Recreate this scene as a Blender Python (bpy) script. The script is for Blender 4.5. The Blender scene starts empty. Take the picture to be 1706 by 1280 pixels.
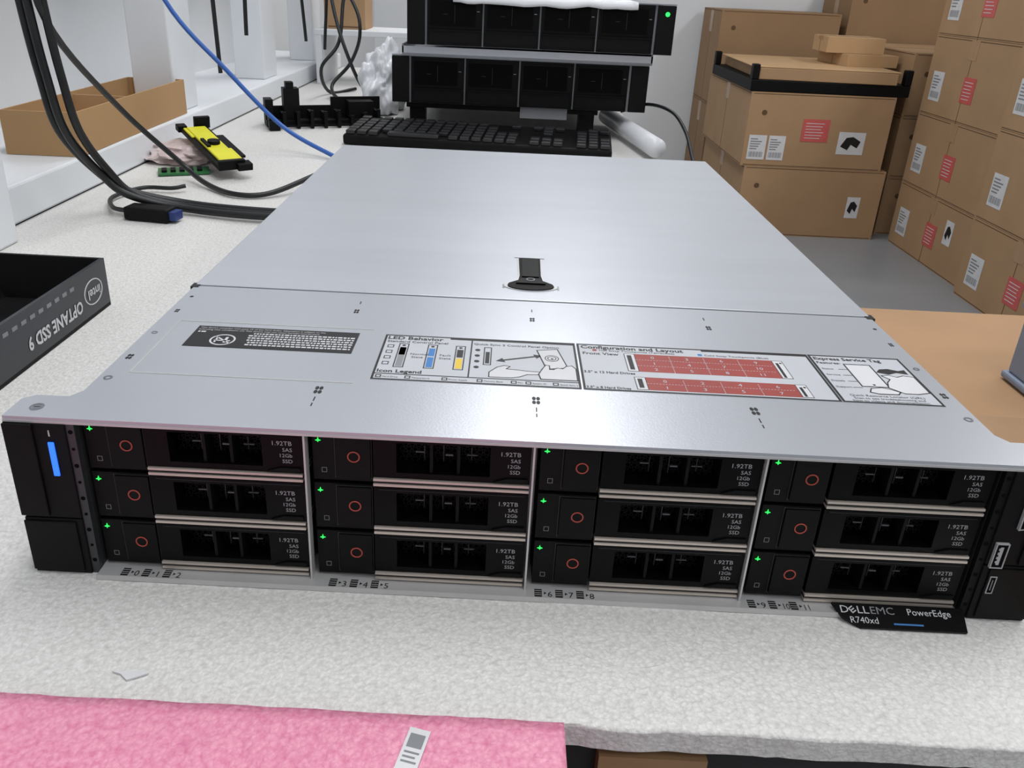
import bpy, bmesh, math, random
from mathutils import Matrix, Vector, noise
random.seed(4)
scene=bpy.context.scene
col=bpy.context.collection
scene.view_settings.view_transform='Standard'

# ---------------------------------------------------------------- materials
def lin(c):
    c=c/255.0
    return c/12.92 if c<=.04045 else ((c+.055)/1.055)**2.4
def L(rgb): return (lin(rgb[0]),lin(rgb[1]),lin(rgb[2]),1)
MATS={}
def mat(name,rgb,rough=.5,metal=0,var=.05,vscale=30,bump=0,bscale=300,coat=0,emit=0,alpha=1,spec=.5,stretch=None,trans=0):
    if name in MATS: return MATS[name]
    m=bpy.data.materials.new(name);m.use_nodes=True
    nt=m.node_tree;N=nt.nodes;b=N['Principled BSDF']
    tc=N.new('ShaderNodeTexCoord');src=tc.outputs['Object']
    if stretch:
        mp=N.new('ShaderNodeMapping');mp.inputs['Scale'].default_value=stretch
        nt.links.new(src,mp.inputs[0]);src=mp.outputs[0]
    nz=N.new('ShaderNodeTexNoise');nz.inputs['Scale'].default_value=vscale;nz.inputs['Detail'].default_value=4
    nt.links.new(src,nz.inputs['Vector'])
    r=N.new('ShaderNodeValToRGB')
    c=L(rgb)
    lo=[max(0,x*(1-var)) for x in c[:3]]+[1];hi=[min(1,x*(1+var)) for x in c[:3]]+[1]
    r.color_ramp.elements[0].position=.3;r.color_ramp.elements[1].position=.7
    r.color_ramp.elements[0].color=lo;r.color_ramp.elements[1].color=hi
    nt.links.new(nz.outputs['Fac'],r.inputs['Fac']);nt.links.new(r.outputs['Color'],b.inputs['Base Color'])
    b.inputs['Roughness'].default_value=rough;b.inputs['Metallic'].default_value=metal
    b.inputs['Specular IOR Level'].default_value=spec
    b.inputs['Coat Weight'].default_value=coat;b.inputs['Coat Roughness'].default_value=.12
    b.inputs['Alpha'].default_value=alpha
    b.inputs['Transmission Weight'].default_value=trans
    if emit:
        b.inputs['Emission Color'].default_value=c;b.inputs['Emission Strength'].default_value=emit
    if bump:
        n2=N.new('ShaderNodeTexNoise');n2.inputs['Scale'].default_value=bscale
        nt.links.new(src,n2.inputs['Vector'])
        bp=N.new('ShaderNodeBump');bp.inputs['Strength'].default_value=bump;bp.inputs['Distance'].default_value=.001
        nt.links.new(n2.outputs['Fac'],bp.inputs['Height']);nt.links.new(bp.outputs[0],b.inputs['Normal'])
    MATS[name]=m
    return m
def foam_mat(name,rgb,rgb2,cell,coat=0,bstr=.6,dist=.0006):
    m=bpy.data.materials.new(name);m.use_nodes=True
    nt=m.node_tree;N=nt.nodes;b=N['Principled BSDF']
    tc=N.new('ShaderNodeTexCoord')
    nz=N.new('ShaderNodeTexNoise');nz.inputs['Scale'].default_value=cell*.7;nz.inputs['Detail'].default_value=2
    nt.links.new(tc.outputs['Object'],nz.inputs['Vector'])
    mx0=N.new('ShaderNodeMixRGB');mx0.inputs[0].default_value=.003
    nt.links.new(tc.outputs['Object'],mx0.inputs[1]);nt.links.new(nz.outputs['Color'],mx0.inputs[2])
    v=N.new('ShaderNodeTexVoronoi');v.inputs['Scale'].default_value=cell;v.inputs['Randomness'].default_value=1
    nt.links.new(mx0.outputs[0],v.inputs['Vector'])
    n2=N.new('ShaderNodeTexNoise');n2.inputs['Scale'].default_value=320;n2.inputs['Detail'].default_value=5;n2.inputs['Roughness'].default_value=.7
    nt.links.new(tc.outputs['Object'],n2.inputs['Vector'])
    r=N.new('ShaderNodeValToRGB');r.color_ramp.elements[0].position=.2;r.color_ramp.elements[1].position=.65
    r.color_ramp.elements[0].color=L(rgb2);r.color_ramp.elements[1].color=L(rgb)
    ad=N.new('ShaderNodeMath');ad.operation='MULTIPLY_ADD';ad.inputs[1].default_value=-.3
    nt.links.new(v.outputs['Distance'],ad.inputs[0]);nt.links.new(n2.outputs['Fac'],ad.inputs[2])
    ad2=N.new('ShaderNodeMath');ad2.operation='ADD';ad2.inputs[1].default_value=.14
    nt.links.new(ad.outputs[0],ad2.inputs[0])
    nt.links.new(ad2.outputs[0],r.inputs[0]);nt.links.new(r.outputs[0],b.inputs['Base Color'])
    b.inputs['Roughness'].default_value=.5;b.inputs['Coat Weight'].default_value=coat;b.inputs['Coat Roughness'].default_value=.18
    bp=N.new('ShaderNodeBump');bp.inputs['Strength'].default_value=bstr;bp.inputs['Distance'].default_value=dist;bp.invert=True
    nt.links.new(v.outputs['Distance'],bp.inputs['Height'])
    bp2=N.new('ShaderNodeBump');bp2.inputs['Strength'].default_value=.08;bp2.inputs['Distance'].default_value=.004
    n3=N.new('ShaderNodeTexNoise');n3.inputs['Scale'].default_value=60;n3.inputs['Detail'].default_value=3
    nt.links.new(tc.outputs['Object'],n3.inputs['Vector']);nt.links.new(n3.outputs['Fac'],bp2.inputs['Height'])
    nt.links.new(bp.outputs[0],bp2.inputs['Normal']);nt.links.new(bp2.outputs[0],b.inputs['Normal'])
    MATS[name]=m
    return m

lidm=mat('brushed_steel_lid',(194,197,204),.36,.5,.03,6,.05,900,stretch=(1,6,1))
lidf=mat('galvanised_front_cover',(190,193,200),.34,.55,.035,5,.05,900)
lidg=mat('dull_grey_steel',(138,141,147),.4,.5,.05)
steel=mat('steel_edge',(198,197,197),.35,.35,.05)
steeld=mat('dark_steel',(64,65,68),.4,.5,.1)
chrome=mat('carrier_strip',(200,190,180),.3,.4,.05)
blk=mat('black_plastic',(11,11,12),.55,0,.2,60,.05,1500,spec=.16)
blkg=mat('gloss_black_plastic',(8,8,9),.34,0,.2,40,spec=.12)
blkm=mat('matt_black',(10,10,10),.7,0,.3,spec=.3)
hole=mat('vent_dark',(4,4,5),.8,0,.3,spec=.1)
grill=mat('grille_edge',(34,34,36),.5,0,.2)
ring=mat('red_orange_ring',(176,72,56),.5)
green=mat('green_led',(40,255,90),.4,emit=1.6)
blue=mat('blue_light_bar',(40,110,255),.4,emit=1.2)
white=mat('white_print',(200,200,203),.6)
softw=mat('soft_white_print',(162,162,165),.6)
greyp=mat('grey_print',(130,132,136),.6)
paper=mat('label_paper',(182,184,190),.5,0,.03)
ink=mat('black_ink',(16,16,18),.5)
redp=mat('terracotta_print',(146,58,52),.5,0,.08)
bluep=mat('blue_print',(50,116,180),.5)
yelp=mat('yellow_print',(215,182,50),.5)
screw=mat('screw_metal',(150,152,158),.3,.9)
foam=foam_mat('white_bubble_foam',(226,225,222),(192,190,186),460,bstr=.6)
pink=foam_mat('pink_antistatic_foam',(238,160,184),(212,112,150),430,coat=.35,bstr=.6)
card=mat('cardboard',(170,137,102),.8,0,.05,8,.1,200)
card2=mat('cardboard_dark',(150,119,87),.8,0,.05,8,.1,200)
cardin=mat('cardboard_inside',(186,152,112),.8,0,.05,8)
cardw=mat('cardboard_warm',(166,131,97),.8,0,.06,8)
cardk=mat('cardboard_bin',(174,138,96),.8,0,.05,8)
cardl=mat('cardboard_seam_line',(96,72,50),.9,0,.05,8)  # darker brown for carton seams, edge lines and the round spot
tape=mat('packing_tape',(170,138,106),.25,0,.04)
wallw=mat('white_wall_paint',(226,228,230),.7,0,.02,3)
whitep=mat('white_painted_steel',(226,229,233),.4,0,.02,5)
floorm=mat('grey_floor_coating',(146,150,154),.35,0,.08,2)
labw=mat('white_label',(214,214,216),.5)
labr=mat('red_label',(200,92,88),.5)
rubber=mat('black_cable_rubber',(17,18,20),.45)
bluec=mat('blue_cable_jacket',(52,98,178),.45)
blued=mat('dark_blue_socket',(28,50,110),.45)
yel=mat('yellow_plastic',(222,218,44),.4)
pcb=mat('green_circuit_board',(40,110,60),.4)
bagw=mat('white_plastic_bag',(216,218,222),.35,0,.06,20)
bagp=mat('pinkish_plastic_bag',(206,190,188),.3,0,.12,30)
bgrey=mat('blue_grey_plastic',(126,138,158),.45)
tanw=mat('tan_panel',(150,118,84),.6)
benchm=mat('dark_bench_top',(26,25,26),.6)
keym=mat('key_black',(30,30,32),.4)

# ---------------------------------------------------------------- mesh builder
TXT={}
def textmesh(s,align='LEFT',bold=0):
    k=(s,align,bold)
    if k in TXT: return TXT[k]
    cu=bpy.data.curves.new('tmp','FONT');cu.body=s;cu.size=1;cu.align_x=align;cu.resolution_u=2;cu.offset=bold
    ob=bpy.data.objects.new('tmp',cu);col.objects.link(ob)
    bpy.context.view_layer.update()
    me=bpy.data.meshes.new_from_object(ob)
    vs=[v.co.copy() for v in me.vertices];fs=[tuple(p.vertices) for p in me.polygons]
    bpy.data.objects.remove(ob);bpy.data.curves.remove(cu);bpy.data.meshes.remove(me)
    TXT[k]=(vs,fs);return TXT[k]
FRONT=Matrix(((1,0,0,0),(0,0,-1,0),(0,1,0,0),(0,0,0,1)))   # text plane xy -> xz facing -y
class B:
    def __init__(s,scale=1.0): s.v=[];s.f=[];s.m=[];s.mats=[];s.s=scale;s.sm=[]
    def add(s,vs,fs,mt,M=None,smooth=False):
        if mt not in s.mats:s.mats.append(mt)
        i=s.mats.index(mt);o=len(s.v)
        for v in vs:
            v=Vector(v)
            if M is not None:v=M@v
            s.v.append(v*s.s)
        for f in fs:
            s.f.append([o+k for k in f]);s.m.append(i);s.sm.append(smooth)
        return s
    def box(s,x0,x1,y0,y1,z0,z1,mt,M=None):
        vs=[(x0,y0,z0),(x1,y0,z0),(x1,y1,z0),(x0,y1,z0),(x0,y0,z1),(x1,y0,z1),(x1,y1,z1),(x0,y1,z1)]
        return s.add(vs,[(0,3,2,1),(4,5,6,7),(0,1,5,4),(1,2,6,5),(2,3,7,6),(3,0,4,7)],mt,M)
    def prism(s,pts,z0,z1,mt,M=None):
        n=len(pts);a=sum(pts[i][0]*pts[(i+1)%n][1]-pts[(i+1)%n][0]*pts[i][1] for i in range(n))
        if a<0:pts=pts[::-1]
        vs=[(p[0],p[1],z0) for p in pts]+[(p[0],p[1],z1) for p in pts]
        fs=[tuple(range(n-1,-1,-1)),tuple(range(n,2*n))]+[(i,(i+1)%n,n+(i+1)%n,n+i) for i in range(n)]
        return s.add(vs,fs,mt,M)
    def disc(s,cx,cy,r,z0,z1,mt,M=None,n=24,ry=None):
        ry=ry or r
        return s.prism([(cx+r*math.cos(2*math.pi*i/n),cy+ry*math.sin(2*math.pi*i/n)) for i in range(n)],z0,z1,mt,M)
    def ring(s,cx,cy,r0,r1,z0,z1,mt,M=None,n=28):
        vs=[];fs=[]
        for i in range(n):
            a=2*math.pi*i/n;c,d=math.cos(a),math.sin(a)
            vs+=[(cx+r0*c,cy+r0*d,z0),(cx+r1*c,cy+r1*d,z0),(cx+r1*c,cy+r1*d,z1),(cx+r0*c,cy+r0*d,z1)]
        for i in range(n):
            a=4*i;b=4*((i+1)%n)
            fs+=[(a+1,b+1,b+2,a+2),(a+2,b+2,b+3,a+3),(a+3,b+3,b,a),(a,b,b+1,a+1)]
        return s.add(vs,fs,mt,M)
    def frame(s,x0,x1,y0,y1,w,z0,z1,mt,M=None):
        s.box(x0,x1,y0,y0+w,z0,z1,mt,M);s.box(x0,x1,y1-w,y1,z0,z1,mt,M)
        s.box(x0,x0+w,y0+w,y1-w,z0,z1,mt,M);return s.box(x1-w,x1,y0+w,y1-w,z0,z1,mt,M)
    def tube(s,pts,r,mt,n=10,seg=8):
        P=[Vector(p) for p in pts];Q=[]
        E=[P[0]*2-P[1]]+P+[P[-1]*2-P[-2]]
        for i in range(1,len(E)-2):
            p0,p1,p2,p3=E[i-1:i+3]
            for k in range(seg):
                t=k/seg
                Q.append(.5*((2*p1)+(p2-p0)*t+(2*p0-5*p1+4*p2-p3)*t*t+(3*p1-p0-3*p2+p3)*t**3))
        Q.append(P[-1]);vs=[];fs=[];nrm=None
        for i,q in enumerate(Q):
            T=(Q[min(i+1,len(Q)-1)]-Q[max(i-1,0)]).normalized()
            if nrm is None:
                nrm=T.orthogonal().normalized()
            nrm=(nrm-T*nrm.dot(T)).normalized();bn=T.cross(nrm)
            for k in range(n):
                a=2*math.pi*k/n;vs.append(q+nrm*math.cos(a)*r+bn*math.sin(a)*r)
        for i in range(len(Q)-1):
            for k in range(n):
                a=i*n+k;b=i*n+(k+1)%n;fs.append((a,b,b+n,a+n))
        fs.append(tuple(range(n-1,-1,-1)));fs.append(tuple(range((len(Q)-1)*n,len(Q)*n)))
        return s.add(vs,fs,mt,None,True)
    def text(s,t,x,y,size,z,mt,M=None,align='LEFT',bold=0,sx=1,rot=0):
        vs,fs=textmesh(t,align,bold)
        T=Matrix.Translation((x,y,z))@Matrix.Rotation(rot,4,'Z')@Matrix.Diagonal((size*sx,size,1,1))
        if M is not None:T=M@T
        return s.add(vs,fs,mt,T)
    def obj(s,name,parent=None,loc=(0,0,0),rot=(0,0,0),bevel=0,segs=2,**props):
        me=bpy.data.meshes.new(name)
        me.from_pydata([tuple(v) for v in s.v],[],s.f);me.update()
        for m in s.mats:me.materials.append(m)
        for i,p in enumerate(me.polygons):
            p.material_index=s.m[i];p.use_smooth=s.sm[i]
        o=bpy.data.objects.new(name,me);col.objects.link(o)
        o.location=loc;o.rotation_euler=rot
        if parent:o.parent=parent
        if bevel:
            b=o.modifiers.new('bevel','BEVEL');b.width=bevel;b.segments=segs;b.limit_method='ANGLE';b.angle_limit=math.radians(50)
        for k,v in props.items():o[k]=v
        return o
def thing(name,loc,label,category,rot=(0,0,0),group=None):
    e=bpy.data.objects.new(name,None);e.empty_display_size=.02;col.objects.link(e);e.location=loc;e.rotation_euler=rot
    e['label']=label;e['category']=category
    if group:e['group']=group
    return e
def tag(o,label,category,group=None):
    o['label']=label;o['category']=category
    if group:o['group']=group
    return o
def lump(name,rx,ry,rz,mt,loc,amp=.25,freq=3,parent=None,sub=4,seed=0,rot=0):
    bm=bmesh.new();bmesh.ops.create_icosphere(bm,subdivisions=sub,radius=1)
    for v in bm.verts:
        n=v.co.normalized();d=1+amp*noise.noise(n*freq+Vector((seed,seed*2,0)))+amp*.45*abs(noise.noise(n*freq*3+Vector((seed,0,4))))
        c=n*d;v.co=Vector((c.x*rx,c.y*ry,max(c.z,-.55)*rz))
    mz=min(v.co.z for v in bm.verts)
    for v in bm.verts:v.co.z-=mz
    me=bpy.data.meshes.new(name);bm.to_mesh(me);bm.free();me.materials.append(mt)
    for p in me.polygons:p.use_smooth=(sub>4)
    o=bpy.data.objects.new(name,me);col.objects.link(o);o.location=loc;o.rotation_euler=(0,0,rot)
    if parent:o.parent=parent
    return o

# ---------------------------------------------------------------- room
FZ=-.78
def structure(name,b):
    o=b.obj(name);o['kind']='structure';return o
structure('floor',B().box(-2.6,4.6,-2.5,4.7,FZ-.05,FZ,floorm))
structure('wall_back',B().box(-2.6,4.6,4.7,4.8,FZ,2.0,wallw))
structure('wall_left',B().box(-.95,-.85,-2.5,4.7,FZ,2.0,wallw))
structure('wall_right',B().box(4.6,4.7,-2.5,4.7,FZ,2.0,wallw))
structure('ceiling',B().box(-2.6,4.6,-2.5,4.7,2.0,2.05,wallw))

# ---------------------------------------------------------------- workbench + foam sheet
wb=thing('workbench',(0,.9,FZ),'dark-topped long workbench carrying a white foam sheet','workbench')
B().box(-.80,.245,-.965,1.5,.73,.768,benchm).obj('bench_top',wb,bevel=.002)
for x in (-.76,.2):
    for y in (-.92,1.44):
        B().box(x-.025,x+.025,y-.025,y+.025,0,.73,steeld).obj('leg',wb,bevel=.003)
B().box(.03,.075,-.972,-.965,.735,.762,tanw).obj('tan_trim_piece',wb)

def sheet(name,x0,x1,ys,z0,z1,mt,amp,nx):
    bm=bmesh.new();rows=[]
    for j,y in enumerate(ys):
        r=[]
        for i in range(nx+1):
            x=x0+(x1-x0)*i/nx
            yy=y+(noise.noise(Vector((x*40,0,y*5)))*.0015+noise.noise(Vector((x*220,3,0)))*.0008 if j==0 else 0)
            zz=z1-abs(noise.noise(Vector((x*60,y*60,1))))*amp-(.0012 if j==0 else 0)
            r.append(bm.verts.new((x,yy,zz)))
        rows.append(r)
    lo=[]
    for j in range(len(ys)):
        lo.append([bm.verts.new((v.co.x,v.co.y,z0)) for v in rows[j]])
    for j in range(len(ys)-1):
        for i in range(nx):
            bm.faces.new((rows[j][i],rows[j][i+1],rows[j+1][i+1],rows[j+1][i]))
            bm.faces.new((lo[j][i],lo[j+1][i],lo[j+1][i+1],lo[j][i+1]))
    for i in range(nx):
        bm.faces.new((lo[0][i],lo[0][i+1],rows[0][i+1],rows[0][i]))
        bm.faces.new((lo[-1][i+1],lo[-1][i],rows[-1][i],rows[-1][i+1]))
    for j in range(len(ys)-1):
        bm.faces.new((lo[j+1][0],lo[j][0],rows[j][0],rows[j+1][0]))
        bm.faces.new((lo[j][nx],lo[j+1][nx],rows[j+1][nx],rows[j][nx]))
    me=bpy.data.meshes.new(name);bm.normal_update();bm.to_mesh(me);bm.free();me.materials.append(mt)
    for p in me.polygons:p.use_smooth=abs(p.normal.z)>.5
    o=bpy.data.objects.new(name,me);col.objects.link(o);return o
ys=[-.0735,-.072,-.069,-.065]+[-.06+.005*i for i in range(14)]+[.02+.04*i for i in range(60)]
tag(sheet('foam_sheet',-.57,.245,ys,-.0118,0,foam,.0004,160),'white bubbly packing foam sheet covering the workbench','foam sheet')
ysp=[-.235+.003*i for i in range(52)]+[-.0765]
pf=sheet('pink_foam_sheet',-.34,.0135,ysp,-.045,.006,pink,.001,140)
tag(pf,'pink anti-static foam block wrapped in clear film','foam block')
st=B().box(-.0042,.0042,-.012,.008,0,.0003,labw)
st.box(-.003,.003,-.0005,.0055,.0003,.0004,greyp)
st.box(-.003,.003,-.003,-.0022,.0003,.0004,greyp);st.box(-.003,.002,-.005,-.0042,.0003,.0004,greyp);st.box(-.003,.003,-.007,-.0062,.0003,.0004,greyp)
so=st.obj('sticker',pf,(-.0445,-.0915,.0062),(0,0,-.22));so['label']='small white paper sticker'
cf=B().box(-.17,.17,-.08,.08,0,.733,card2);tag(cf.obj('carton',None,(-.165,-.158,FZ),bevel=.003),'brown cardboard carton under a pink foam block','cardboard box')
tag(B().disc(0,0,.036,-.0002,.0001,foam,n=48).obj('foam_disc',None,(.045,-.006,.0)),'thin added disc imitating a round impression in the foam under a server','foam mark')  # thin disc added to stand for a round impression in the foam
sc=B().prism([(-.008,.001),(-.004,.0),(0,-.003),(.004,-.001),(.0075,.001),(.006,.002),(-.002,.0015)],0,.0008,labw)
tag(sc.obj('paper_scrap',None,(-.168,-.060,.0001)),'small torn white scrap lying on foam','paper scrap')

# ---------------------------------------------------------------- main server (mm)
S=.001
sv=thing('rack_server',(0,0,0),'silver two-unit rack server with twelve black drive bays on white foam','server')
c=B(S)
c.box(-216.5,216.5,28,647,.2,85.2,lidm)
for sx in (-1,1):
    a,b=sorted((sx*209,sx*216.5))
    c.box(a,b,3,28,.2,85.2,steeld)
c.box(-209,209,-4.5,28,.2,2.6,steel);c.box(-209,209,-4.9,-4.4,.2,3.1,steel)
for g,(bx) in enumerate((-198,-96.5,3.5,107)):
    for k in range(3):
        x=bx+k*10.2;n=str(g*3+k)
        c.box(x,x+3.6,-3.8,1.4,2.6,2.65,ink)
        for yy in (-1.4,-2.7,.1):c.box(x+.2,x+3.4,yy,yy+.35,2.65,2.7,steel)
        c.prism([(x+4.6,-2.1),(x+6,-1.2),(x+4.6,-.3)],2.6,2.65,ink)
        c.text(n,x+6.2,-3.6,5.2,2.68,ink,sx=.75 if len(n)>1 else 1)
c.obj('chassis',sv)
t=B(S)
t.prism([(-241,0),(241,0),(241,16),(236,20),(221,20),(217,26),(217,168.6),(-217,168.6),(-217,26),(-221,20),(-236,20),(-241,16)],85.2,87,lidf)
t.box(-241,241,-.4,.9,84.2,85.3,steel)
for y0,y1 in ((112.5,113.2),(46.5,47.2)):
    t.box(-204,-92,y0,y1,87,87.25,steel)
t.box(-204.6,-203.9,47,113,87,87.25,steel)
mk=t
def eight(x,y,s,rot=0):
    for dx in (-1,1):
        for dy in (-1,1):
            mk.disc(x+dx*.9*s,y+dy*1.7*s,.85*s,87,87.12,ink,n=10,ry=1.5*s)
for x in (-107,0,107):
    eight(x,38,1.15);eight(x,139,.9)
    mk.box(x-.3,x+.3,27,31,87,87.1,ink);mk.box(x-.3,x+.3,22,25,87,87.1,ink);mk.box(x-.3,x+.3,151,155,87,87.1,ink)
for x in (-212,212):
    eight(x,127,.7);eight(x,64,.9)
    mk.ring(x,40,1.2,2.2,87,87.2,screw);mk.ring(x,95,1,1.7,87,87.2,screw);mk.disc(x,150,1.2,87,87.1,ink,n=12)
for x in (-230,230):
    mk.ring(x,9,2.1,3.2,87,87.2,screw);mk.disc(x,9,1.9,87,87.15,screw);mk.box(x-1.3,x+1.3,8.8,9.2,87.1,87.2,ink)
t.obj('front_cover',sv)
r=B(S)
r.prism([(-217,170.2),(217,170.2),(217,647.8),(-217,647.8)],85.2,87.4,lidm)
r.box(-217.3,-216.2,170,647,70,87.2,lidm);r.box(216.2,217.3,170,647,70,87.2,lidm)
r.obj('rear_lid',sv,bevel=.0006)
e=B(S)
e.box(-219,-214,166,173,84,87.3,ink);e.box(214,219,166,173,84,87.3,ink);e.box(-216.6,216.6,168.6,170.2,84.5,86.4,hole)
e.obj('lid_seam',sv)
la=B(S)
pts=[(-7.5,252),(7.5,252),(7,214),(8,204),(14,198)]+[(15*math.cos(a),194+8*math.sin(a)) for a in [math.radians(q) for q in range(10,-191,-14)]]+[(-14,198),(-8,204),(-7,214)]
la.prism([(p[0]*1.2,p[1]) for p in pts],87.4,87.9,steel)
la.prism([(p[0]*1.04,194+(p[1]-194)*.98) for p in pts],87.9,88.6,blk)
la.box(-5.8,5.8,208,247,88.6,90,blkg)
la.prism([(-6,206),(6,206),(10,196),(-10,196)],88.6,89.6,blkg)
la.ring(0,203,2.2,3,89.6,89.8,greyp);la.box(-4,4,249,250.3,88.6,89,greyp)
la.box(-11,11,253.5,254.3,87.4,87.7,screw);la.box(-19,-17.5,190,197,87.4,87.6,screw);la.box(17.5,19,190,197,87.4,87.6,screw)
lo=la.obj('lid_latch',sv)

# black regulatory sticker
k=B(S);k.box(-191,-99,80,107,87,87.2,ink)
z=87.25
k.text('This device complies with part 15 of the FCC Rules. Operation is subject to the',-189.5,104,2.2,z,white)
k.text('following two conditions: (1) This device may not cause harmful interference',-189.5,101.4,2.2,z,white)
random.seed(8)
for j in range(6):
    x=-189
    y=98.4-j*2.9
    while x<-101:
        w=random.uniform(.8,2.6)
        if not(-184<x+w and x<-160) and (x>-160 or j<1):
            k.box(x,min(x+w,-100.5),y,y+1.5,87.2,z,white)
        x+=w+.6
k.ring(-172,89.5,6.0,7.0,87.2,z,white);k.box(-6.6,6.6,-.5,.5,87.2,z,white,Matrix.Translation((-172,89.5,0))@Matrix.Rotation(-.7,4,'Z'))
k.box(-176.5,-167.5,88,89,87.2,z,white);k.box(-176,-175,86,93,87.2,z,white);k.box(-171,-169.5,86,93,87.2,z,white)
k.obj('regulatory_label',sv)

# LED behaviour panel
k=B(S);k.box(-84,23.5,52,107,87,87.2,paper);z0,z=87.2,87.28
k.frame(-84,23.5,52,107,1.2,z0,z,ink)
k.box(-83.1,22.6,58.2,59,z0,z,ink)
k.text('LED Behavior',-82.3,101.2,5.6,z,ink,bold=.025)
k.box(-47,22.6,104,106,z0,z,ink)
k.text('Standard Control Panel',-82,97.2,3.6,z,ink,bold=.01)
k.text('Quick Sync 2 Control Panel Option',-33.5,98.6,3.3,z,ink,bold=.01)
k.box(-35,-34.2,59,104,z0,z,ink)
for x,m in ((-72,paper),(-56,bluep),(-40.5,yelp)):
    k.frame(x-2.8,x+2.8,66.5,96,.6,z0,z,ink);k.box(x-1.7,x+1.7,68,80 if m is not paper else 91,z0,z,m if m is not paper else greyp)
    k.box(x-1.7,x+1.7,81.5,91,z0,z,m if m is bluep else ink if m is not paper else white);k.disc(x,93.5,1,z0,z,ink,n=10)
for j,y in enumerate((92,85,78,71)):
    k.frame(-81,-77.4,y-1.8,y+1.8,.5,z0,z,ink);k.disc(-31,y,1.5,z0,z,ink,n=8)
k.text('Normal',-67.5,82,3.2,z,ink);k.text('State',-66.5,78.3,3.2,z,ink)
k.text('Fault',-51.5,82,3.2,z,ink);k.text('State',-51.5,78.3,3.2,z,ink)
k.frame(-27.6,-23.2,74,96,.6,z0,z,ink);k.box(-26.5,-24.3,76,90,z0,z,ink)
AM=Matrix.Translation((-8,84,0))@Matrix.Rotation(.35,4,'Z')
k.box(-9,9,-.7,.7,z0,z,ink,AM);k.prism([(9,-2.6),(13.5,0),(9,2.6)],z0,z,ink,AM);k.prism([(-9,-2.6),(-13.5,0),(-9,2.6)],z0,z,ink,AM)
def outline(pts,w,zb,zt,m):
    n=len(pts)
    for i in range(n):
        p=Vector(pts[i]+(0,));q_=Vector(pts[(i+1)%n]+(0,));d_=q_-p
        M=Matrix.Translation(p)@Matrix.Rotation(math.atan2(d_.y,d_.x),4,'Z')
        k.box(-w/2,d_.length+w/2,-w/2,w/2,zb,zt,m,M)
def sketch(pts,zz):
    k.prism(pts,zz,zz+.03,white);outline(pts,.6,zz+.03,zz+.06,ink)
sketch([(-24,60.5),(-24,66),(-20,72),(-16,74.5),(-13,73.5),(-15,70.5),(-10,70),(-4,69),(3,68.6),(5,66.6),(2,65.4),(-4,65),(-8,62),(-12,60.5)],z0)
PM=Matrix.Translation((10,84,0))@Matrix.Rotation(.2,4,'Z')
k.box(-6.2,6.2,-11,13,z0,z,ink,PM);k.box(-5.5,5.5,-10.2,12.2,z,z+.03,white,PM);k.disc(0,1,.8,z+.03,z+.08,ink,PM,n=10);k.ring(0,1.6,2,2.5,z+.03,z+.08,ink,PM);k.ring(0,1.6,3.4,3.9,z+.03,z+.08,ink,PM)
sketch([(3,60.5),(2,66),(4,72),(6,77),(8,76.5),(8,72),(10,72),(12,74),(15,73.5),(17,76.5),(20,77.5),(22,74),(22,60.5)],z+.05)
k.text('Icon Legend',-82.3,60.2,4.8,z+.01,ink,bold=.025)
for x,s in ((-82,'Hard Drive'),(-67,'Temperature'),(-48,'Power Supply'),(-30,'Memory Bank'),(-12.5,'PCI'),(-5,'System ID'),(9,'Quick Sync 2')):
    k.frame(x,x+3,54.2,57.2,.6,z0,z,ink);k.text(s,x+3.5,54.6,2.2,z,ink,sx=.8)
k.obj('indicator_guide_label',sv)

# configuration panel
k=B(S);k.box(24.5,155,52,107,87,87.2,paper)
z=87.28;k.frame(24.5,155,52,107,1.2,z0,z,ink)
k.text('Configuration and Layout',26.5,101.2,5.6,z,ink,bold=.025)
k.box(95,154,104,106,z0,z,ink)
k.text('Front View',27,93.5,4.4,z,ink,bold=.015)
k.box(33,35.4,98.2,100.6,z0,z,redp);k.text('Hot Swap Touchpoints (Terracotta)',36.5,98.3,2.9,z,ink)
k.box(92,94.4,98.2,100.6,z0,z,bluep);k.text('Cold Swap Touchpoints (Blue)',95.5,98.3,2.9,z,ink)
k.text('3.5" x 12 Hard Drives',26,71.0,3.6,z,ink,bold=.02,sx=.85);k.text('3.5" x 8 Hard Drives',26,53.8,3.4,z,ink,bold=.02,sx=.8)
def table(x0,x1,y0,y1,rows,nums):
    k.box(x0,x1,y0,y1,z0,z,redp);k.frame(x0-6,x0,y0,y1,.4,z0,z,ink);k.frame(x1,x1+6,y0,y1,.4,z0,z,ink)
    k.box(x0-5.6,x0-.4,y0+.4,y1-.4,z0,z,white);k.box(x1+.4,x1+5.6,y0+.4,y1-.4,z0,z,white)
    k.box(x0-4.5,x0-2,y0+2,y1-2,z,z+.05,ink);k.box(x1+1.5,x1+3,y0+1,y1-3,z,z+.05,ink);k.disc(x1+4.4,y1-3,.8,z,z+.05,ink,n=8)
    h=(y1-y0)/rows;w=(x1-x0)/4
    for i in range(1,4):
        for q in range(int((y1-y0)/1.6)):k.box(x0+w*i-.18,x0+w*i+.18,y0+q*1.6,y0+q*1.6+.9,z,z+.04,paper)
    for j in range(1,rows):
        for q in range(int((x1-x0)/1.6)):k.box(x0+q*1.6,x0+q*1.6+.9,y0+h*j-.15,y0+h*j+.15,z,z+.04,paper)
    for i in range(4):
        for j in range(rows):
            k.text(str(i*rows+j),x0+w*(i+.5),y1-h*(j+1)+h*.25,min(h*.62,4.2),z+.06,paper,align='CENTER')
table(56,132,75,96.5,3,0);table(58,136,54.5,68.5,2,0)
k.obj('drive_layout_label',sv)
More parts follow.
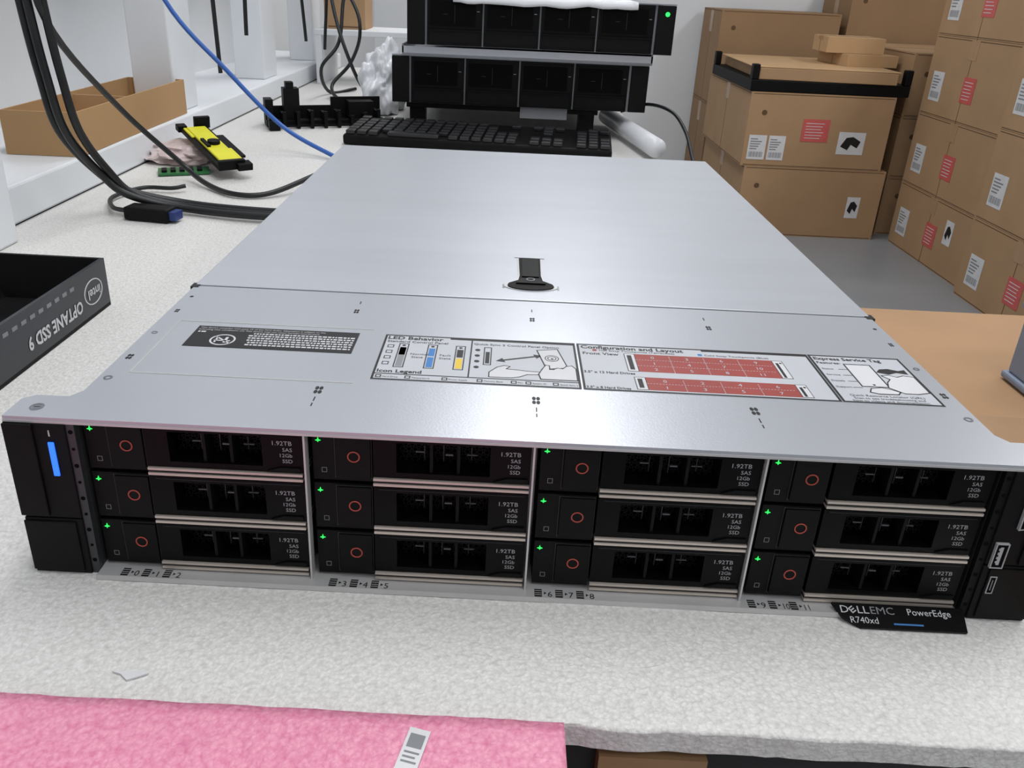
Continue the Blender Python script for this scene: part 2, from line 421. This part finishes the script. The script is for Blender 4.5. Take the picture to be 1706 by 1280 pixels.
# service tag panel
k=B(S);k.box(155.6,207,52,107,87,87.2,paper);k.frame(155.6,207,52,107,1.2,z0,z,ink)
k.text('Express Service Tag',157.5,101,5.0,z,ink,bold=.025,sx=.93);k.text('Features:',157.5,96.2,3.6,z,ink,bold=.015)
for y in (89,82,75,68):k.text(('Status','Service','Details','Support')[(89-y)//7],158,y,2.6,z,ink);k.box(167,172,y+.6,y+1,z0,z,ink)
k.frame(172,187,70,97,.7,z0,z,ink);k.box(173,186,71,96,z0,z,white);k.disc(179.5,72.5,.8,z,z+.05,ink,n=8)
sketch([(186,70),(188,76),(191,80),(188,84),(192,85),(196,83),(200,85),(205.5,84),(205.5,66),(199,64),(192,64)],z)
k.prism([(187,88),(190,92),(195,93),(200,91),(204,92.5),(204,87),(198,88.5),(193,86)],z0,z,ink)
sketch([(174,64),(176,68),(182,69.5),(186,68),(190,65),(188,62.5),(178,62.3)],z+.06)
k.text('Quick Resource Locator (QRL)',181,59.0,3.0,z,ink,align='CENTER');k.text('Scan to see troubleshooting and',181,56.1,2.8,z,ink,align='CENTER');k.text('how-to videos and documentation.',181,53.4,2.8,z,ink,align='CENTER')
k.obj('service_tag_label',sv)

# ears / control panels
def ear(sx):
    b=B(S)
    f=lambda a,c_:sorted((sx*a,sx*c_))
    x0,x1=f(213,241);b.box(x0,x1,-1,19,33,84.2,blk)
    x0,x1=f(213,240.5);b.box(x0,x1,-1,19,.3,32.4,blk)
    x0,x1=f(216,240.8);b.box(x0,x1,-1.9,-1,2,31,blk)
    x0,x1=f(227.5,241);b.box(x0,x1,-2.2,-1,34,84,blk)
    o=b.obj('control_panel',sv,bevel=.0008)
    return o
el=ear(-1)
B(S).box(-221.6,-218.8,-1.8,-1,57,75,blue).obj('status_light_bar',el,bevel=.0003)
q=B(S);q.text('i',-221,78,4.6,1.1,white,FRONT,bold=.03)
q.obj('information_mark',el)
er=ear(1)
q=B(S)
q.frame(214.5,220.5,32,46,.5,1,2.4,softw,FRONT);q.box(215,220,32.5,45.5,1,2.1,hole,FRONT);q.box(216.8,218.2,34,44,2.1,2.3,softw,FRONT)
for i in range(4):q.box(216.2,216.8,35+2.4*i,36.2+2.4*i,2.1,2.3,softw,FRONT)
q.obj('usb_port',er)
q=B(S)
q.prism([(221.5,54),(233,56),(233,74),(221.5,76)],1,2.6,softw,FRONT);q.prism([(222.2,55),(232.4,56.8),(232.4,73.2),(222.2,75)],2.6,2.7,hole,FRONT)
for i in range(5):
    q.disc(225,58+3.6*i,.5,2.7,2.8,softw,FRONT,n=8);q.disc(229,58+3.6*i,.5,2.7,2.8,softw,FRONT,n=8)
q.obj('video_port',er)
q=B(S);q.frame(216.8,220,17,27,.4,1,2.3,softw,FRONT);q.box(217.2,219.6,17.4,26.6,1,2.1,hole,FRONT);q.box(218.2,218.6,19,25,2.1,2.3,greyp,FRONT);q.obj('micro_usb_port',er)
q=B(S);q.ring(222.5,80,1.3,1.8,1,1.3,softw,FRONT);q.box(222.3,222.7,80,82.4,1.3,1.5,softw,FRONT);q.obj('power_button',er)
for sx in (-1,1):
    b=B(S);x0,x1=sorted((sx*209.2,sx*213));b.box(x0,x1,0,19,.3,84.2,steeld if sx<0 else blk)
    for i in range(9):
        b.disc((x0+x1)/2,8+9*i,.8 if i%2 else 1.1,0,.15,hole,FRONT,n=10)
    b.obj('side_bracket',sv)
for x in (-105.4,-1.2,103.3):
    B(S).box(x-.45,x+.45,.2,6,2.6,84.4,steel).obj('bay_divider',sv)

# drive carrier master (local mm; cell 101.2 wide)
def carrier_parts():
    b=B(S)
    b.box(0,101.2,14,21,.3,26.2,blk)
    b.box(28.4,100.4,-2.6,14,.3,1.6,chrome);b.box(28.4,100.4,-1.8,14,1.6,3.1,ink);b.box(28.4,100.4,-2.6,14,3.1,4.3,chrome)
    b.box(.4,27.6,0,14,1,26.2,blk)
    b.frame(4.2,6.6,5,7.6,.22,0,.06,greyp,FRONT)
    body=b
    k=B(S);k.box(11.2,27,-1.3,0,3,25,blk);k.ring(19.4,14.8,2.35,2.95,1.3,1.6,ring,FRONT)
    k.frame(10.4,27.6,2.4,25.4,.35,0,.25,steeld,FRONT)
    h=B(S)
    x0,x1,zz0,zz1=28.4,100.6,4.6,26.2
    h.box(x0,39,-1.5,14,zz0,zz1,blkg);h.box(82,x1,-1.5,14,zz0,zz1,blkg)
    h.box(39,82,-1.5,14,zz0,7.6,blkg);h.box(39,82,-1.5,14,23.4,zz1,blkg)
    h.box(39,82,13.4,14,7.6,23.4,hole)
    for x in (55,67.5):h.box(x-.7,x+.7,-.4,12,7.6,23.4,blk)
    for r_ in range(6):
        for c_ in range(14):
            h.ring(40.5+c_*3.05+(r_%2)*1.5,8.6+r_*2.7,1.2,1.45,-9.2,-9.0,grill,FRONT,n=6)
    h.box(47,51,6.4,7.1,14,14.4,greyp);h.box(61,64.5,6.4,7.1,12.9,13.6,greyp);h.box(60,60.4,6,7,10,19,steeld)
    h.box(71,76,6.4,7.1,13.6,13.9,greyp);h.box(51,51.4,6.4,7.1,10,18,steeld);h.box(73,73.4,6.4,7.1,11,18,steeld)
    h.box(31,99,-1.7,-1.45,24.9,25.1,steeld);h.prism([(84,5.5),(99.4,5.5),(99.4,7.5),(90,7.5)],1.5,2.3,blk,FRONT)
    tx=B(S)
    for s_,z_,sz in (('1.92TB',19.2,3.2),('SAS',15.9,2.8),('12Gb',12.9,2.7),('SSD',9.8,2.8)):
        tx.text(s_,96,z_,sz,1.56,softw,FRONT,align='RIGHT',sx=1.05)
    g=B(S)
    g.prism([(1.8,22.2),(2.8,22.5),(3.1,23.9),(3.4,22.5),(4.4,22.2),(3.4,21.9),(3.1,21.2),(2.8,21.9)],.05,.4,green,FRONT)
    return body,k,h,tx,g
pb,pk,ph,pt,pg=carrier_parts()
mb=pb.obj('drive_carrier',sv)
kids=[pk.obj('release_button',mb,bevel=.0004),ph.obj('carrier_handle',mb),pt.obj('capacity_text',mb),pg.obj('indicator_light',mb)]
cells=[(-207.5+104.6*cc,4.2,3.2+27.2*rr) for cc in range(4) for rr in range(3)]
mb.location=tuple(v*S for v in cells[0])
for p in cells[1:]:
    o=mb.copy();col.objects.link(o);o.location=tuple(v*S for v in p);o.parent=sv
    for kd in kids:
        q=kd.copy();col.objects.link(q);q.parent=o
# information tag
TM=Matrix.Translation((0,-.6,5.4))@Matrix.Rotation(math.radians(22),4,'X')
k=B(S);k.prism([(147,0),(210,0),(208,-12),(158,-12),(150.5,-7.5)],-1,.6,blkg,TM)
k.text('D',149.9,-5.0,5.2,.66,white,TM,sx=1.15)
EM=TM@Matrix.Translation((156.0,-3.3,0))@Matrix.Rotation(.62,4,'Z')
for yy in (-1.5,-.25,1.0):k.box(-1.3,1.2,yy,yy+.55,.6,.68,white,EM)
k.box(-1.3,-.75,-1.5,1.55,.6,.68,white,EM)
k.text('LL',158.0,-5.0,5.2,.66,white,TM,sx=1.15)
k.text('EMC',164.2,-5.0,5.2,.66,greyp,TM,sx=1.15)
k.text('PowerEdge',182,-4.8,4.6,.66,white,TM);k.text('R740xd',153.5,-9.8,4.4,.66,white,TM)
k.box(174,188,-10,-9.2,.6,.7,bluep,TM)
k.obj('information_tag',sv)

# ---------------------------------------------------------------- servers stacked behind
def back_server(loc,label,led):
    e_=thing('rack_server',loc,label,'server',group='servers stacked behind the keyboard')
    b=B(S);b.box(-217,217,6,640,0,85,lidg);b.box(-241,241,0,18,85,87,lidg);b.box(-217,217,18,640,85,87,lidg)
    b.obj('chassis',e_)
    for sx in (-1,1):
        x0,x1=sorted((sx*209,sx*241));B(S).box(x0,x1,-1,18,.5,84.5,blk).obj('control_panel',e_,bevel=.001)
    for cc in range(4):
        d=B(S);x=-205+103*cc
        d.box(x,x+100,0,6,1,84,blk);d.frame(x+1,x+99,3,28,1.5,0,3,blk,FRONT)
        d.box(x+4,x+98,-2.5,-.01,31,80,blkg);d.box(x+6,x+88,-2.9,-2.5,34,77,hole)
        d.box(x+30,x+38,-3.1,-2.9,54,54.6,steeld);d.box(x+90,x+95,-2.8,-2.5,60,61,greyp);d.box(x+50,x+50.6,-3.1,-2.9,40,70,grill)
        d.obj('drive_bay',e_)
    if led:
        g=B(S);g.disc(226,70,4,1,1.6,green,FRONT,n=12);g.obj('status_light',e_)
    return e_
rs=thing('riser_stand',(0,1.26,.0002),'low black riser stand holding stacked servers','stand')
B().box(-.22,.15,0,.6,.045,.0555,blk).obj('platform',rs,bevel=.002)
for x in (-.2,.13):
    for y in (.03,.55):B().box(x-.015,x+.015,y-.015,y+.015,0,.045,blk).obj('leg',rs)
B().box(.0,.09,-.008,0,.035,.056,greyp).obj('grey_tab',rs)
back_server((-.004,1.245,.056),'black-fronted two-unit rack server on a low riser',False)
tr=B(S);tr.box(-225,240,0,600,0,4,lidg);tr.box(-225,-222,0,600,4,20,lidg);tr.box(237,240,0,600,4,20,lidg);tr.box(-225,240,0,3,4,16,lidm);tr.box(-225,240,597,600,4,20,lidg)
tag(tr.obj('metal_tray',None,(0,1.238,.1432)),'shallow grey metal tray between two stacked servers','tray')
back_server((.028,1.219,.1635),'black-fronted rack server with green light on a stack',True)
# draped sheet over the top front edge
b=B();pr_=[(.21,.0015),(.06,.001),(0,.001),(-.030,.001),(-.036,-.001),(-.038,-.007),(-.0385,-.013)]
n=26;vs=[];fs=[]
for i in range(n+1):
    u=i/n;x=-.15+.33*u
    for j,(y,zz) in enumerate(pr_):
        w_=noise.noise(Vector((u*9,j*.3,2)))
        vs.append((x,y+(w_*.002 if j>3 else 0),zz+(abs(w_)*.008 if j<4 else w_*.004*(j-3)*.5)))
for i in range(n):
    for j in range(len(pr_)-1):
        a=i*len(pr_)+j;fs.append((a,a+len(pr_),a+len(pr_)+1,a+1))
b.add(vs,fs,bagw,None,True);dso=b.obj('white_plastic_sheet',None,(.02,1.250,.2508))
sm=dso.modifiers.new('solid','SOLIDIFY');sm.thickness=.0008;sm.offset=1
tag(dso,'white plastic sheet draped on a stacked server','plastic sheet')
bw=lump('white_plastic_bag',.045,.09,.085,bagw,(-.30,1.50,.001),.45,1.8,sub=5,seed=7);tag(bw,'crumpled white plastic bag beside stacked servers','plastic bag')
for P,l_ in (([(-.47,1.72,.34),(-.44,1.66,.2),(-.40,1.63,.09),(-.37,1.66,.02),(-.36,1.78,.006),(-.40,1.85,.006)],0),
          ([(-.50,1.74,.34),(-.40,1.68,.22),(-.38,1.66,.15),(-.41,1.69,.08),(-.45,1.66,.03),(-.42,1.60,.006),(-.36,1.61,.006)],0),
          ([(-.38,1.76,.34),(-.42,1.70,.24),(-.43,1.66,.13),(-.47,1.64,.07),(-.47,1.72,.006),(-.42,1.80,.006)],0)):
    tag(B().tube(P,.0042,rubber,n=8).obj('black_cable'),'tangled black cable beside stacked servers','cable','tangled cables beside stacked servers')

# keyboard
kb=thing('keyboard',(-.07,1.145,.0045),'black full-size computer keyboard with flat keys','keyboard',rot=(math.radians(3),0,math.radians(-5)))
b=B();b.box(-.235,.235,-.075,.075,0,.018,blk);b.obj('keyboard_body',kb,bevel=.004)
kmesh=B().prism([(-.0082,-.0082),(.0082,-.0082),(.0082,.0082),(-.0082,.0082)],0,.007,keym)
mk_=None
for r_ in range(6):
    for c_ in range(23):
        if c_ in (15,19): continue
        if c_>15 and c_<19 and r_ in (2,) : continue
        if r_==0 and 3<c_<9: continue
        if r_==5 and c_ in (1,12,13,20): continue
        if r_ in (3,4) and c_ in (13,14,16,18,22): continue
        x=-.222+c_*.0202;y=-.062+r_*.0212+(.004 if r_==5 else 0)
        if mk_ is None:
            mk_=kmesh.obj('key',kb,(x,y,.018),bevel=.0015);o=mk_
        else:
            o=mk_.copy();col.objects.link(o);o.location=(x,y,.018);o.parent=kb
        if r_==0 and c_==3:o.scale=(5.5,1,1);o.location.x=x+.0505

# black plastic bracket with teeth
bk=thing('cable_bracket',(-.385,1.275,.001),'black plastic toothed cable bracket lying on foam','bracket',rot=(0,0,.40))
b=B();b.box(-.11,.12,-.012,.012,0,.012,blk);b.box(-.11,.02,.028,.034,0,.034,blk);b.box(.02,.12,.028,.034,0,.05,blk)
b.box(-.075,-.045,0,.03,.01,.07,blk);b.box(-.07,-.055,0,.02,.07,.082,blk);b.box(.05,.10,-.005,.03,.01,.045,blk);b.box(-.11,-.095,.0,.034,0,.05,blk)
b.obj('bracket_frame',bk,bevel=.001)
b=B();random.seed(5)
for i in range(9):
    x=-.108+i*.026;hh=random.uniform(.018,.03);b.box(x,x+.006,-.03,.012,.004,hh,blk);b.box(x,x+.006,-.034,-.026,.0,hh+.004,blk)
b.box(-.11,-.09,-.05,-.03,0,.016,blk);b.box(-.108,.105,-.028,-.025,.002,.006,blk)
b.obj('tooth_row',bk)

# yellow/black handle bracket on bag
pbag=lump('plastic_bag',.055,.06,.017,bagp,(-.518,.930,.0005),.35,3,seed=2);tag(pbag,'crumpled pinkish clear plastic bag on foam','plastic bag')
pc=B();pc.box(-.035,.035,-.02,.02,0,.003,pcb)
for i in range(5):pc.box(-.03+i*.012,-.023+i*.012,-.012,.008,.003,.006,blk)
tag(pc.obj('circuit_board',None,(-.49,.83,.0012),(0,0,.4)),'small green circuit board beside a yellow bracket','circuit board')
yb=thing('yellow_bracket',(-.462,.878,.027),'yellow and black plastic carrier bracket resting on a bag','bracket',rot=(0,math.radians(8),math.radians(-53)))
b=B();b.box(-.09,.09,-.022,.02,0,.006,blk);b.box(-.10,-.084,-.026,-.012,0,.01,blk);b.box(.084,.102,.003,.024,0,.01,blk)
b.box(-.094,-.086,0,.024,.004,.022,blk);b.box(.086,.094,-.022,.016,0,.014,blk);b.box(-.05,.05,.02,.032,0,.004,blk);b.obj('bracket_frame',yb,bevel=.001)
b=B();b.box(-.08,.08,-.015,.014,.006,.010,yel);b.box(-.08,-.036,-.020,-.015,.006,.009,yel);b.box(.026,.08,.014,.019,.006,.009,yel);b.obj('yellow_grip',yb,bevel=.002)
b=B();b.disc(.005,0,.009,.010,.015,blk,n=20);b.box(-.014,.02,-.014,-.009,.010,.013,blk);b.obj('knob',yb)

# paper roll + cable
pr=B().tube([(.187,1.43,.021),(.237,1.08,.021)],.017,bagw,n=24,seg=2);tag(pr.obj('paper_roll'),'white paper roll lying beside a keyboard','paper roll')
cb=B().tube([(.20,1.30,.05),(.24,1.25,.072),(.275,1.18,.07),(.292,1.12,.045),(.296,1.06,.012),(.30,.98,-.03)],.0032,rubber)
tag(cb.obj('black_cable'),'black cable arching beside a white paper roll','cable')

# cables on the bench side
gp='black cables hanging onto the bench'
for i,(dx,dy,dz) in enumerate(((0,0,0),(.012,.006,-.004),(-.012,.008,.004))):
    P=[(-.50+dx*1.2,.50,.62),(-.503+dx,.515+dy,.38),(-.50+dx,.523+dy,.24),(-.5+dx,.535+dy,.165),(-.5+dx,.553+dy,.106),(-.49+dx*.7,.59+dy,.055),(-.466+dx*.4,.602+dy*1.5,.026+dz*.5),(-.411,.618+dy*2.2,.0075+dz*.3+.001),(-.33,.602+dy*2.4,.0065+dz*.3+.001),(-.235,.60+dy*2,.0068+dz*.3+.001)]
    tag(B().tube(P,.0044,rubber).obj('black_cable'),'thick black cable hanging down onto foam beside server','cable',gp)
P=[(-.47,.49,.5),(-.482,.51,.33),(-.49,.532,.223),(-.512,.707,.109),(-.474,.781,.027),(-.43,.75,.007),(-.376,.706,.005),(-.331,.714,.006),(-.283,.768,.02),(-.25,.80,.03),(-.2,.80,.03)]
tag(B().tube(P,.0036,rubber).obj('black_cable'),'thin black cable curving across foam to the server','cable',gp)
P=[(-.60,.97,.38),(-.55,.975,.229),(-.467,.987,.127),(-.392,1.006,.043),(-.306,.968,.008),(-.25,.90,.006),(-.2,.80,.006)]
tag(B().tube(P,.0036,bluec).obj('blue_cable'),'blue network cable dropping behind a server','cable')
dg=thing('usb_adapter',(-.434,.590,.0005),'small black cable adapter with a blue socket','adapter',rot=(0,0,math.radians(-8)))
B().box(-.03,.026,-.012,.012,0,.016,blk).obj('adapter_body',dg,bevel=.003)
B().box(.026,.034,-.008,.008,.003,.013,blued).obj('blue_socket',dg)
B().tube([(-.03,0,.008),(-.06,.015,.006),(-.09,.06,.005),(-.08,.11,.006),(-.045,.12,.006),(-.03,.13,.008)],.0028,rubber).obj('lead',dg)

# shelf frame along the left
sf=thing('wall_shelf_frame',(-.66,1.2,0),'white painted steel shelf frame behind the bench','shelf')
B().box(-.13,.09,-1.6,1.15,0,.044,whitep).obj('sill',sf,bevel=.003)
B().box(-.13,-.12,-1.6,1.15,.044,1.3,wallw).obj('back_panel',sf)
for y in (-.78,-.10,.42,.9):
    B().box(.0,.126 if y==-.78 else .07,y-.03,y+.07,0.044 if y!=-.78 else 0,1.3,whitep).obj('upright',sf,bevel=.003)
B().box(-.118,.0,-1.6,1.15,.42,.44,whitep).obj('shelf_board',sf)
for (x,y,z1,z2,bend) in ((-.555,1.19,.5,.10,.0),(-.54,1.30,.5,.16,.01),(-.53,1.75,.5,.12,-.01),(-.5,1.78,.5,.1,.02)):
    tag(B().tube([(x,y,z1),(x+bend,y,(z1+z2)/2),(x+bend*.3,y+.01,z2)],.004,rubber,n=8).obj('hanging_cord'),'black cord hanging from a white shelf frame','cord','cords hanging from the shelf')

# divided cardboard bin tray
tb=thing('parts_bin',(-.622,.893,.0445),'brown open cardboard parts bin with one divider','cardboard tray',rot=(0,0,math.radians(1)))
b=B();w,h,d,t_=.048,.188,.056,.003
b.box(-w,w,-h,h,0,t_,cardk)
b.box(w-t_,w,-h,h,t_,d,cardk);b.box(-w,-w+t_,-h,h,t_,d,cardk);b.box(-w+t_,w-t_,-h,-h+t_,t_,d,cardk);b.box(-w+t_,w-t_,h-t_,h,t_,d,cardk)
b.obj('bin_body',tb);B().box(-w+t_,w-t_,-.006,-.003,t_,d-.004,cardin).obj('divider',tb)

# dark product tray
ot=thing('product_box_tray',(-.4785,.232,.0003),'dark open product box tray with white lettering','box',rot=(0,0,math.radians(-.6)))
boxd=mat('dark_grey_card',(44,46,52),.35,0,.2,20)
b=B();w,h,d,t_=.1155,.102,.043,.003
b.box(-w,w,-h,h,0,t_,blkm)
b.box(w-t_,w,-h,h,t_,d,boxd);b.box(-w,-w+t_,-h,h,t_,d,blkm);b.box(-w+t_,w-t_,-h,-h+t_,t_,d,blkm);b.box(-w+t_,w-t_,h-t_,h,t_,d,blkm)
b.obj('tray_body',ot)
SM=Matrix(((0,0,1,w),(-1,0,0,0),(0,-1,0,0),(0,0,0,1)))
b=B()
b.text('OPTANE SSD 9',-.058,-.021,.0145,.0004,white,SM,bold=.03,sx=.8)
b.text('intel',-.0885,-.0245,.0115,.0004,white,SM,bold=.02)
b.ring(0,0,.0118,.0128,0,.0004,white,SM@Matrix.Translation((-.0775,-.0215,0))@Matrix.Diagonal((1.15,.85,1,1)))
for i in range(9):b.box(-.05+i*.011,-.044+i*.011,-.036,-.033,0,.0003,greyp,SM)
b.obj('box_lettering',ot)
lump('antistatic_filling',.09,.08,.012,hole,(0,0,.003),.3,5,parent=ot)

# white stand with carton
ws=thing('small_shelf',(-.42,2.02,0.0005),'small white shelf stand carrying a carton','shelf')
B().box(-.13,.18,-.1,.1,.125,.14,whitep).obj('shelf_board',ws,bevel=.002)
for x in (-.12,.17):B().box(x-.008,x+.008,-.1,.1,0,.125,whitep).obj('side_panel',ws)

# ---------------------------------------------------------------- cartons
def bars(b,x,y,w,h,n,mt,M,z=.0006):
    for i in range(n):
        xx=x+w*i/n;b.box(xx,xx+w/n*(.35+.3*((i*7)%3)/2),y,y+h,z,z+.0006,mt,M)
def label(par,M,kind,w,h):
    b=B()
    base={'w':labw,'r':labr,'b':labw}[kind]
    b.box(0,w,0,h,0,.0008,base,M)
    if kind=='w':
        bars(b,w*.1,h*.1,w*.8,h*.22,14,greyp,M)
        for i in range(5):b.box(w*.1,w*(.5+.08*(i%4)),h*(.42+.1*i),h*(.46+.1*i),.0008,.0014,greyp,M)
    elif kind=='r':
        for i in range(6):b.box(w*.12,w*(.7+.05*(i%3)),h*(.15+.13*i),h*(.175+.13*i),.0008,.0014,labw,M)
    else:
        b.prism([(w*.12,h*.35),(w*.3,h*.75),(w*.55,h*.8),(w*.85,h*.6),(w*.75,h*.3),(w*.5,h*.45),(w*.4,h*.2)],.0008,.0014,ink,M)
    b.obj('shipping_label',par)
def carton(x0,x1,y0,y1,z0,z1,lab,labels=(),rot=0,m=None,group='cartons stacked on the floor'):
    w,d,h=(x1-x0)/2,(y1-y0)/2,z1-z0
    b=B();m=m or card
    b.box(-w,w,-d,d,0,h-.001,m);b.box(-w,w,-.002,.002,h-.001,h-.0004,cardl)
    b.box(-w-.0006,-w,-.0015,.0015,0,h-.001,cardl)
    if h>.2:
        b.box(-w+.01,w-.01,-d-.0005,-d,.004,.007,cardl);b.box(-w+.01,w-.01,-d-.0005,-d,h-.010,h-.007,cardl)
        b.box(-w-.0005,-w,-d+.01,d-.01,.004,.007,cardl);b.box(-w-.0005,-w,-d+.01,d-.01,h-.010,h-.007,cardl)
        b.disc(-w+.07,h-.09,.012,.0,.0006,cardl,Matrix.Translation((0,-d,0))@FRONT)
    o=b.obj('carton',None,((x0+x1)/2,(y0+y1)/2,z0),(0,0,rot))
    tag(o,lab,'cardboard box',group)
    t_=B();t_.box(-w*.99,w*.99,-.03,.03,h-.0008,h-.0002,tape);t_.box(-w-.0012,-w-.0002,-.03,.03,h*.75,h*.98,tape)
    t_.obj('packing_tape',o)
    for side,k_,u,v,lw,lh in labels:
        if side=='f': M=Matrix.Translation((-w+u,-d-.0006,v))@FRONT
        else: M=Matrix.Translation((-w-.0006,d-u,v))@Matrix(((0,0,-1,0),(-1,0,0,0),(0,1,0,0),(0,0,0,1)))
        label(o,M,k_,lw,lh)
    return o
fl='brown cardboard carton with white and red shipping labels in a stack'
o=carton(1.07,1.72,3.35,4.15,FZ,-.455,'brown cardboard carton with small white label under another carton',(('f','b',.50,.10,.06,.10),))
carton(1.05,1.69,3.35,4.15,-.455,-.125,fl,(('f','w',.02,.03,.08,.11),('f','w',.11,.03,.075,.11),('f','r',.25,.12,.12,.10),('f','b',.42,.07,.12,.10)))
bt=thing('packing_tray',(1.39,3.72,-.125),'black plastic packing tray holding a flat carton','tray')
b=B();b.box(-.35,.35,-.37,.37,0,.05,blk)
for sx,sy in ((-1,-1),(1,-1),(-1,1),(1,1)):
    b.box(sx*.35-.03*(sx>0),sx*.35+.03*(sx<0),sy*.37-.04*(sy>0),sy*.37+.04*(sy<0),.05,.115,blk)
b.obj('tray_body',bt,bevel=.004)
b=B();b.box(-.30,.30,-.37,.36,0,.05,card);b.box(-.33,.31,-.37,.30,.05,.056,cardin)
tag(b.obj('flat_carton',None,(1.385,3.72,-.0745),(math.radians(0),0,math.radians(-2)),bevel=.003),'flat brown cardboard carton lid on a black tray','cardboard box')
carton(1.50,1.74,3.55,3.85,-.018,.035,'small flat brown carton on a larger flat carton',rot=.1,m=cardin)
carton(1.44,1.70,3.60,3.82,.0355,.105,'small flat brown carton on a larger flat carton',rot=-.05,m=cardin)
carton(1.08,1.71,4.22,4.65,FZ,-.3,'brown cardboard carton at the bottom of a stack',m=card2)
carton(1.08,1.71,4.22,4.65,-.2995,.19,'plain brown cardboard carton standing against white wall',m=card2)
zs=[FZ,-.5,-.22,.06]
for i in range(3):
    carton(1.78,2.45,3.46,4.2,zs[i],zs[i+1]-.0005,'plain brown cardboard carton in a stack')
carton(1.76,2.4,4.25,4.66,FZ,.35,'tall brown cardboard carton against white wall',m=card2)
labs=(('l','w',.05,.06,.09,.12),('l','r',.30,.08,.09,.10))
zs=[FZ,-.49,-.18,.145,.46]
for i in range(4):
    lb=labs+((('l','b',.45,.13,.06,.10),) if i==0 else ())
    carton(1.80,2.45,2.72,3.35,zs[i],zs[i+1]-.0005,fl,lb)
zs=[FZ,-.47,-.14,.18,.50]
for i in range(4):
    carton(1.76,2.42,2.02,2.66,zs[i],zs[i+1]-.0005,fl,labs)
carton(2.5,3.1,2.9,3.5,FZ,.2,'brown cardboard carton behind a stack',m=card2)
carton(.25,.90,-.06,.42,FZ,-.002,'large brown cardboard carton standing beside the bench',m=cardw,group='cartons beside the bench')
carton(-.53,-.42,1.96,2.08,.141,.36,'small brown carton on a white shelf stand',group='cartons on the bench')

gb=thing('plastic_bin',(.443,.235,-.0015),'blue-grey plastic bin on a cardboard carton','bin')
def taper(b,w0,d0,w1,d1,z0,z1,mt):
    b.add([(-w0,-d0,z0),(w0,-d0,z0),(w0,d0,z0),(-w0,d0,z0),(-w1,-d1,z1),(w1,-d1,z1),(w1,d1,z1),(-w1,d1,z1)],[(0,3,2,1),(4,5,6,7),(0,1,5,4),(1,2,6,5),(2,3,7,6),(3,0,4,7)],mt)
b=B();taper(b,.054,.041,.054,.041,.006,.060,bgrey);taper(b,.057,.044,.057,.044,0,.006,bgrey);b.obj('bin_body',gb,bevel=.002)
b=B();taper(b,.057,.044,.057,.044,.060,.065,bgrey);b.obj('rim',gb,bevel=.001)

# ---------------------------------------------------------------- lights, world, camera
def area(loc,sx,sy,e,rgb=(1,1,1)):
    l=bpy.data.lights.new('ceiling_lamp','AREA');l.shape='RECTANGLE';l.size=sx;l.size_y=sy;l.energy=e;l.color=rgb
    o=bpy.data.objects.new('ceiling_lamp',l);col.objects.link(o);o.location=loc
area((.2,.3,1.95),.6,1.6,24,(.98,.99,1))
area((.2,2.6,1.95),.5,1.6,25,(.98,.99,1))
area((2.6,1.8,1.95),.5,2.2,37,(1,.99,.98))
area((1.4,-1.2,1.95),2.0,.5,15,(.98,.99,1))
w=bpy.data.worlds.new('world');scene.world=w;w.use_nodes=True
w.node_tree.nodes['Background'].inputs[0].default_value=(.95,.97,1,1);w.node_tree.nodes['Background'].inputs[1].default_value=.55

cd=bpy.data.cameras.new('camera');co=bpy.data.objects.new('camera',cd);col.objects.link(co)
cd.sensor_width=36;cd.lens=27.837;cd.shift_x=.01921;cd.shift_y=-.06484;cd.clip_start=.01;cd.clip_end=50
R=(Matrix.Rotation(.0103,4,'Z')@Matrix.Rotation(-.4012,4,'X')@Matrix.Rotation(-.044,4,'Y'))@Matrix.Rotation(math.pi/2,4,'X')
co.matrix_world=Matrix.Translation((-.01969,-.30399,.27509))@R
scene.camera=co
